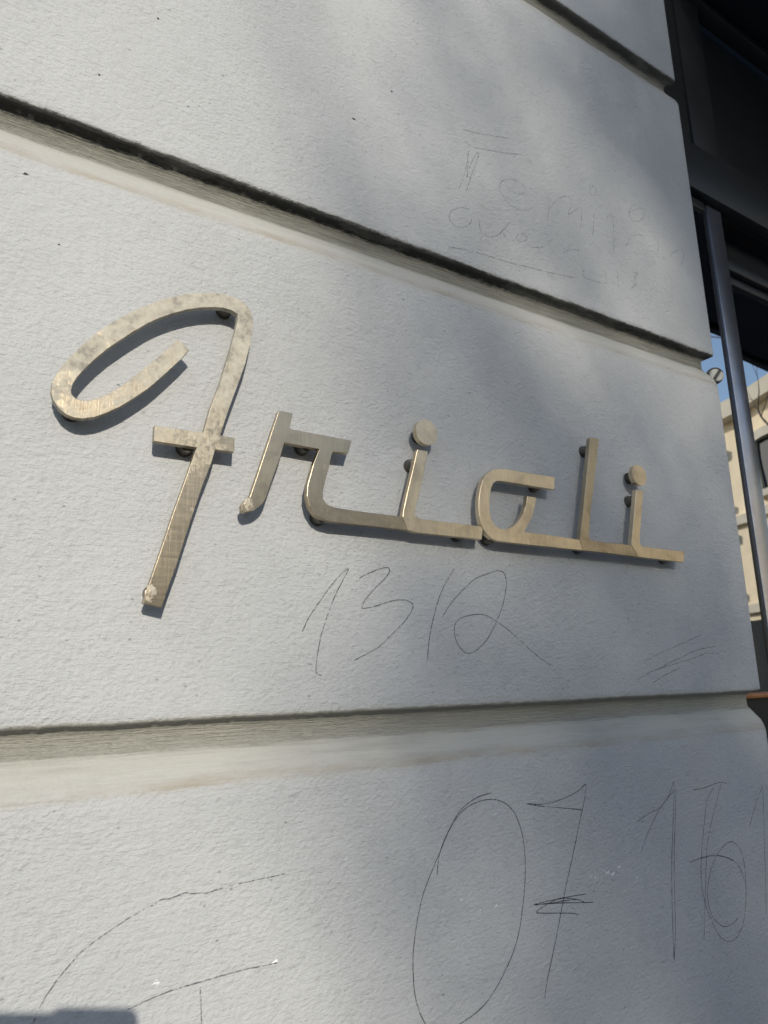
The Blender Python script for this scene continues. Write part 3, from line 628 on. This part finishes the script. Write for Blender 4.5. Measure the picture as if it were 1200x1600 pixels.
# solder lumps left on two stroke ends
def lump(x, z, r, parent):
    bm = bmesh.new()
    bmesh.ops.create_icosphere(bm, subdivisions=4, radius=1.0)
    for v in bm.verts:
        n = v.co.normalized()
        s = 1 + 0.45 * mnoise.noise(n * 2.2 + Vector((x * 31, z * 17, 0))) + 0.1 * mnoise.noise(n * 5)
        v.co = Vector((x + n.x * r * s * .8, -H - 0.0004 + n.y * r * 0.045 * s, z + n.z * r * s * 1.2))
    o = bm_obj('solder_lump', bm, METAL, parent, 60)
    o['patina'] = 0.58
    o['tone'] = 0.9
    o['patina_rise'] = 0.0
fx = TRACE['letter_f'][53]
lump(fx[0] + 0.0070, fx[1] + 0.010, 0.0068, LO['f'])
rx = TRACE['letter_r'][41]
lump(rx[0] + 0.0085, rx[1] + 0.002, 0.0060, LO['r'])

# ---------------------------------------------------------------- screw on the corner
clip = empty('screw', (1.287, 0.004, EYE + 0.585))
tag(clip, 'pale zinc screw with a wide slotted head in the groove at the wall corner', 'screw')
ax = Vector((-0.62, -0.72, -0.30)).normalized()
cc = Vector(clip.location)
bm = bmesh.new()
a_, u_, v_ = frame_of(ax)
sl = (u_ * 0.55 + v_ * 0.83).normalized()
pw = ax.cross(sl).normalized()
for sgn in (-1, 1):                                    # two half heads either side of the slot
    ring = []
    n = 14
    for lay, (hh, rr) in enumerate(((-0.004, 0.0110), (0.003, 0.0112), (0.0050, 0.0092))):
        ring.append([bm.verts.new(cc + ax * hh + pw * sgn * (0.0034 + rr * max(0.0, math.sin(math.pi * k / n))) + sl * rr * math.cos(math.pi * k / n)) for k in range(n + 1)])
    for a, c in zip(ring[:-1], ring[1:]):
        for k in range(n + 1):
            k2 = (k + 1) % (n + 1)
            bm.faces.new((a[k], a[k2], c[k2], c[k]))
    bm.faces.new(ring[-1])
    bm.faces.new(ring[0])
bm_obj('head', bm, ZINC, clip, 40)
bm = bmesh.new()
add_cyl(bm, cc - ax * 0.0015, cc - ax * 0.008, 0.0105, 0.0105, 24)
add_cyl(bm, cc - ax * 0.0085, cc - ax * 0.0115, 0.0175, 0.0175, 28)
bm_obj('washer', bm, PEG, clip, 40)
bm = bmesh.new()
add_cyl(bm, cc - ax * 0.012, cc - ax * 0.045, 0.006, 0.006, 14)
bm_obj('shank', bm, ZINC, clip, 40)

# ---------------------------------------------------------------- the dark shop window round the corner
shop = empty('shop_window', (2.4, 0.1, 0))
tag(shop, 'black framed shop window beyond the wall corner with a dark panelled board above reflecting glass', 'window')
E = EYE
FX1 = 5.2
# panelled board
bm = bmesh.new()
yf = 0.045
add_box(bm, 1.30, FX1, yf, 0.0895, E + 1.095, E + 1.227, 0.0015)
add_box(bm, 1.403, 1.507, yf, 0.0895, E + 1.2272, E + 1.70, 0.0015)
add_box(bm, 1.30, 1.395, yf + 0.002, 0.0895, E + 1.2272, E + 1.70, 0.0015)
add_box(bm, 1.30, FX1, 0.0902, 0.13, E + 1.0952, E + 1.80, 0)
bm_obj('panel_frame', bm, CHAR, shop, 40)
bm = bmesh.new()
v0 = [bm.verts.new(p) for p in ((1.507, yf + .001, E + 1.227), (FX1, yf + .001, E + 1.227), (FX1, 0.083, E + 1.29), (1.535, 0.083, E + 1.29))]
bm.faces.new(v0)
v1 = [bm.verts.new(p) for p in ((1.507, yf + .001, E + 1.2275), (1.535, 0.083, E + 1.2905), (1.535, 0.083, E + 1.69), (1.507, yf + .001, E + 1.69))]
bm.faces.new(v1)
bm_obj('bevel', bm, CHAR, shop)
box('panel', 1.53, FX1, 0.0825, 0.0898, E + 1.285, E + 1.695, CHAR, shop)
bm = bmesh.new()
add_box(bm, 1.30, FX1, yf - 0.012, 0.075, E + 1.7005, E + 1.716, 0.004)
bm_obj('moulding', bm, CHAR, shop, 40)
box('soffit_strip', 1.30, FX1, 0.06, 0.0748, E + 1.7165, E + 1.80, BLACK, shop)
box('underside', 1.30, FX1, 0.0752, 0.40, E + 1.085, E + 1.0948, BLACK, shop)
# posts and rails
bm = bmesh.new()
add_box(bm, 1.444, 1.500, 0.060, 0.14, 0.25, E + 1.0845, 0.0015, 2)
bm_obj('post', bm, GLOSS, shop, 40)
box('bead', 1.430, 1.4435, 0.0625, 0.14, 0.25, E + 1.0845, BLACK, shop, 0.002)
box('jamb', 1.287, 1.325, 0.055, 0.14, 0.25, E + 1.0845, BLACK, shop, 0.003)
box('rail', 1.3255, 1.4295, 0.058, 0.14, E + 1.060, E + 1.0845, CHAR, shop, 0.003)
bm = bmesh.new()
add_box(bm, 1.5005, FX1, 0.10, 0.14, E + 0.975, E + 1.005, 0.004)
add_box(bm, 1.5005, FX1, 0.115, 0.14, E + 0.950, E + 0.9745, 0.003)
bm_obj('rail', bm, CHAR, shop, 40)
box('transom', 1.5005, FX1, 0.118, 0.138, E + 1.0055, E + 1.0845, BLACK, shop)
box('glass', 1.3252, 1.4298, 0.0640, 0.0665, E - 0.049, E + 1.0598, GLASS, shop)
box('glass', 1.5002, FX1, 0.124, 0.128, E - 0.049, E + 0.9498, GLASS, shop)
box('sill', 1.287, FX1, 0.048, 0.16, E - 0.060, E - 0.0495, WOOD, shop, 0.004)
box('plinth', 1.287, FX1, 0.06, 0.16, 0.0, E - 0.0605, BLACK, shop)
# interior
bm = bmesh.new()
add_box(bm, 1.287, 7.0, 2.9, 3.0, 0.0, 2.9)
add_box(bm, 6.9, 7.0, 0.2, 2.9, 0.0, 2.9)
add_box(bm, 1.22, 1.286, 0.205, 2.9, 0.0, 2.9)
add_box(bm, 1.287, 6.9, 0.2, 2.9, 2.9, 3.0)
add_box(bm, 1.287, 6.9, 0.2, 2.9, 0.001, 0.02)
bm_obj('room', bm, ROOM, shop)
def curtain(x0, x1, y, z0, z1, folds, amp, swag=0.0):
    verts, faces = [], []
    nx, nz = folds * 10, 14
    for j in range(nz + 1):
        t = j / nz
        for i in range(nx + 1):
            s = i / nx
            xx = x0 + (x1 - x0) * s
            yy = y + amp * math.sin(s * folds * 2 * math.pi + 0.5 * math.sin(t * 3)) * (0.6 + 0.4 * t)
            verts.append((xx, yy, z1 + (z0 - z1) * t - swag * math.sin(s * math.pi) * t))
    for j in range(nz):
        for i in range(nx):
            a = j * (nx + 1) + i
            faces.append((a, a + 1, a + nx + 2, a + nx + 1))
    me = D.meshes.new('curtain')
    me.from_pydata(verts, [], faces)
    me.materials.append(CURT)
    me.polygons.foreach_set('use_smooth', [True] * len(me.polygons))
    o = D.objects.new('curtain', me)
    COL.objects.link(o)
    o.parent = shop
    o.matrix_parent_inverse = Matrix.Translation(-Vector(shop.location))
curtain(1.42, 1.72, 0.24, 0.4, E + 1.03, 5, 0.016)
curtain(1.75, 3.4, 0.30, E + 0.45, E + 1.0, 9, 0.03, 0.06)

# canopy over the window
can = empty('canopy', (3.6, -0.28, E + 1.8))
tag(can, 'dark navy canopy jutting out above the shop window', 'canopy')
box('cloth', 1.36, 6.4, -1.01, 0.0585, E + 1.776, E + 1.80, NAVY, can, 0.004)
box('edge_rail', 1.36, 6.4, -1.05, -1.0105, E + 1.74, E + 1.83, BLACK, can, 0.006)

# ---------------------------------------------------------------- the photographer's phone
ph = empty('smartphone', (-0.03, -0.76, EYE))
tag(ph, 'dark smartphone with an added cover widening its shadow, facing the wall', 'phone')
Mp = Matrix(((Rv.x, Uv.x, -Fv.x), (Rv.y, Uv.y, -Fv.y), (Rv.z, Uv.z, -Fv.z)))
def phone_slab(name, u0, u1, w0, w1, d0, d1, r, mat):
    bm = bmesh.new()
    pts = []
    for cx, cy, a0 in ((u1 - r, w1 - r, 0), (u0 + r, w1 - r, 90), (u0 + r, w0 + r, 180), (u1 - r, w0 + r, 270)):
        for k in range(9):
            a = math.radians(a0 + k * 11.25)
            pts.append((cx + r * math.cos(a), cy + r * math.sin(a)))
    f = bm.faces.new([bm.verts.new(Vector((0, -0.75, EYE)) + Mp @ Vector((a, b, d0))) for a, b in pts])
    ext = bmesh.ops.extrude_face_region(bm, geom=[f])
    dv = Mp @ Vector((0, 0, d1 - d0))
    for g in ext['geom']:
        if isinstance(g, bmesh.types.BMVert): g.co += dv
    return bm_obj(name, bm, mat, ph, 40)
phone_slab('body', -0.074, 0.003, -0.140, 0.018, 0.004, 0.0118, 0.010, PHONE)
phone_slab('shadow_cover', -0.150, 0.004, -0.141, 0.019, 0.012, 0.014, 0.010, PHONE)  # unseen cover added to widen the phone's shadow on the wall

# ---------------------------------------------------------------- across the street (behind the camera; seen in the glass)
def facade_house(name, label, origin, ang, width, depth, height, wallm, roof_h, floors, bays, first=1.0, trim=True, roofm=None):
    """front runs along +u from origin, front normal = +n (towards the street)."""
    h = empty(name, origin)
    tag(h, label, 'building')
    ca, sa = math.cos(ang), math.sin(ang)
    O = Vector(origin)
    def W(u, n, z):       # local: u along the front, n outwards
        return O + Vector((ca * u + sa * n, sa * u - ca * n, z))
    def lbox(bm, u0, u1, n0, n1, z0, z1):
        vs_ = [bm.verts.new(W(u, n, z)) for z in (z0, z1) for u, n in ((u0, n0), (u1, n0), (u1, n1), (u0, n1))]
        for q in ((0, 1, 2, 3), (4, 5, 6, 7), (0, 1, 5, 4), (1, 2, 6, 5), (2, 3, 7, 6), (3, 0, 4, 7)):
            bm.faces.new([vs_[k] for k in q])
    bm = bmesh.new(); lbox(bm, 0, width, -depth, 0, 0, height); bm_obj('wall', bm, wallm, h)
    if roof_h:
        bm = bmesh.new()
        vs_ = [bm.verts.new(W(*p)) for p in ((-.3, .3, height + .31), (width + .3, .3, height + .31), (width + .3, -depth - .3, height + .31), (-.3, -depth - .3, height + .31), (0.0, -depth / 2, height + roof_h), (width, -depth / 2, height + roof_h))]
        for q in ((0, 1, 5, 4), (2, 3, 4, 5), (0, 4, 3), (1, 2, 5), (0, 3, 2, 1)):
            bm.faces.new([vs_[k] for k in q])
        bm_obj('roof', bm, roofm or TILE, h)
    if trim:
        bm = bmesh.new(); lbox(bm, -.01, width + .01, 0.003, .35, height - .15, height + .3); bm_obj('cornice', bm, STONE2, h)
    fh = (height - first - .6) / floors
    bw = width / bays
    wm = pm = sm = None
    for f in range(floors):
        z0 = first + f * fh + fh * .22
        if trim:
            bm = bmesh.new(); lbox(bm, -.005, width + .005, 0.003, .14, first + f * fh - .1, first + f * fh + .12); bm_obj('string_course', bm, STONE2, h)
        for k in range(bays):
            u = (k + .5) * bw
            bm = bmesh.new()
            ww, hh = bw * .22, fh * .58
            lbox(bm, u - ww - .14, u - ww, .003, .12, z0, z0 + hh)
            lbox(bm, u + ww, u + ww + .14, .003, .12, z0, z0 + hh)
            lbox(bm, u - ww - .2, u + ww + .2, .003, .2, z0 + hh, z0 + hh + .22)
            lbox(bm, u - ww - .2, u + ww + .2, .003, .2, z0 - .16, z0)
            wo_ = bm_obj('window', bm, STONE2, h)
            bm = bmesh.new(); lbox(bm, u - ww, u + ww, .004, .03, z0, z0 + hh)
            p_ = bm_obj('pane', bm, PANE, h); p_.parent = wo_
            p_.matrix_parent_inverse = Matrix.Identity(4)
    return h, W, lbox

facade_house('town_house', 'grey rendered house standing across the street behind the viewer', (12.5, -19.2, 0), math.pi, 18.0, 9, 7.2, RENDER, 0, 2, 6, 1.0, True)
facade_house('low_house', 'low pale house across the street to the left behind the viewer', (-9.0, -19.2, 0), math.pi, 18.0, 9, 6.4, STONE2, 0, 2, 6, 1.0, True)
SH, WS, LB = facade_house('stone_house', 'low cream stone house along the side street, mirrored in the shop glass', (16.0, -6.0, 0), math.radians(-68), 15.0, 10, 8.0, STONE, 0.6, 2, 5, 2.9, True)
facade_house('reflector_house', 'added unseen tall cream house beyond the low one, warming what the metal letters reflect', tuple(WS(15.05, 0, 0)), math.radians(-68), 34.0, 4, 20.0, STONE, 0, 4, 10, 1.0, True)  # added out of view so the letters reflect a warm lit front
bm = bmesh.new(); LB(bm, 0.2, 14.8, 0.003, 0.10, 0.0, 2.6); bm_obj('shop_front', bm, PANE, SH)

# bare street tree
def tree(x, y, h, seed):
    rnd = random.Random(seed)
    t = empty('bare_tree', (x, y, 0))
    tag(t, 'leafless street tree beside the road, mirrored in the shop glass', 'tree')
    trunk, crown = bmesh.new(), bmesh.new()
    def grow(p, d, L, r, lvl):
        if lvl > 6 or r < 0.004: return
        bm = trunk if lvl == 0 else crown
        n = 4
        for k in range(n):
            q = p + d * (L / n)
            add_cyl(bm, p, q, r, r * .93, 7 if lvl < 2 else 4, False)
            r *= .93
            p = q
            d = (d + Vector((rnd.uniform(-1, 1), rnd.uniform(-1, 1), rnd.uniform(-.5, .8))) * .13).normalized()
            if lvl > 0 and k in (1, 2) and rnd.random() < .8:
                s = (d + Vector((rnd.uniform(-1, 1), rnd.uniform(-1, 1), rnd.uniform(-.3, .6))) * .9).normalized()
                grow(p, s, L * .6, r * .5, lvl + 2)
        for k in range(3 if lvl < 2 else 2):
            s = (d + Vector((rnd.uniform(-1, 1), rnd.uniform(-1, 1), rnd.uniform(-.2, .7))) * .65).normalized()
            grow(p, s, L * rnd.uniform(.62, .8), r * .68, lvl + 1)
    grow(Vector((x, y, -.02)), Vector((0, 0, 1)), h * .3, h * .02, 0)
    bm_obj('trunk', trunk, BARK, t, 60)
    bm_obj('crown', crown, BARK, t)
tree(14.6, -6.3, 13.0, 8)

# dense bare street tree across the road: the low sun filters through its twigs on to the right half of the wall
def twiggy_tree(x, y, cz, rx, rz, seed, n_br, n_tw):
    rnd = random.Random(seed)
    t = empty('bare_tree', (x, y, 0))
    tag(t, 'dense leafless round-crowned street tree across the road behind the viewer', 'tree')
    bm = bmesh.new()
    c = Vector((x, y, cz))
    base = Vector((x, y, cz - rz * 0.85))
    add_cyl(bm, (x, y, -.02), base, .17, .12, 12, False)
    bm_obj('trunk', bm, BARK, t, 60)
    V, Fc = [], []
    def seg(p, q, r0, r1):
        a, u, v = frame_of(q - p)
        k = len(V)
        for o_, r in ((p, r0), (q, r1)):
            for i in range(3):
                an = 2.0944 * i
                V.append(tuple(o_ + (u * math.cos(an) + v * math.sin(an)) * r))
        for i in range(3):
            j = (i + 1) % 3
            Fc.append((k + i, k + j, k + 3 + j, k + 3 + i))
    def rdir():
        while True:
            d = Vector((rnd.uniform(-1, 1), rnd.uniform(-1, 1), rnd.uniform(-1, 1)))
            if 0.05 < d.length < 1: return d.normalized()
    for b in range(n_br):
        d = rdir()
        tip = c + Vector((d.x * rx, d.y * rx, d.z * rz)) * rnd.uniform(.82, 1.0)
        mid = base.lerp(tip, .5) + Vector((d.x, d.y, 0)) * .25
        seg(base, mid, .045, .022)
        seg(mid, tip, .022, .008)
        for k in range(n_tw):
            s_ = rnd.random() ** .45
            p = base.lerp(mid, s_ * 2) if s_ < .5 else mid.lerp(tip, s_ * 2 - 1)
            e = (d * .6 + rdir()).normalized()
            q = p + e * rnd.uniform(.25, .8)
            w = q - c
            if (w.x / rx) ** 2 + (w.y / rx) ** 2 + (w.z / rz) ** 2 > 1.0 - 0: continue
            seg(p, q, .0055, .004)
            for m in range(5):
                p2 = p.lerp(q, rnd.uniform(.2, 1))
                q2 = p2 + (e * .4 + rdir()).normalized() * rnd.uniform(.15, .45)
                w = q2 - c
                if (w.x / rx) ** 2 + (w.y / rx) ** 2 + (w.z / rz) ** 2 > 1.0: continue
                seg(p2, q2, .004, .0028)
    mesh_obj('crown', V, Fc, BARK, t)
twiggy_tree(-1.16, -17.0, 9.1, 2.9, 3.0, 5, 190, 34)
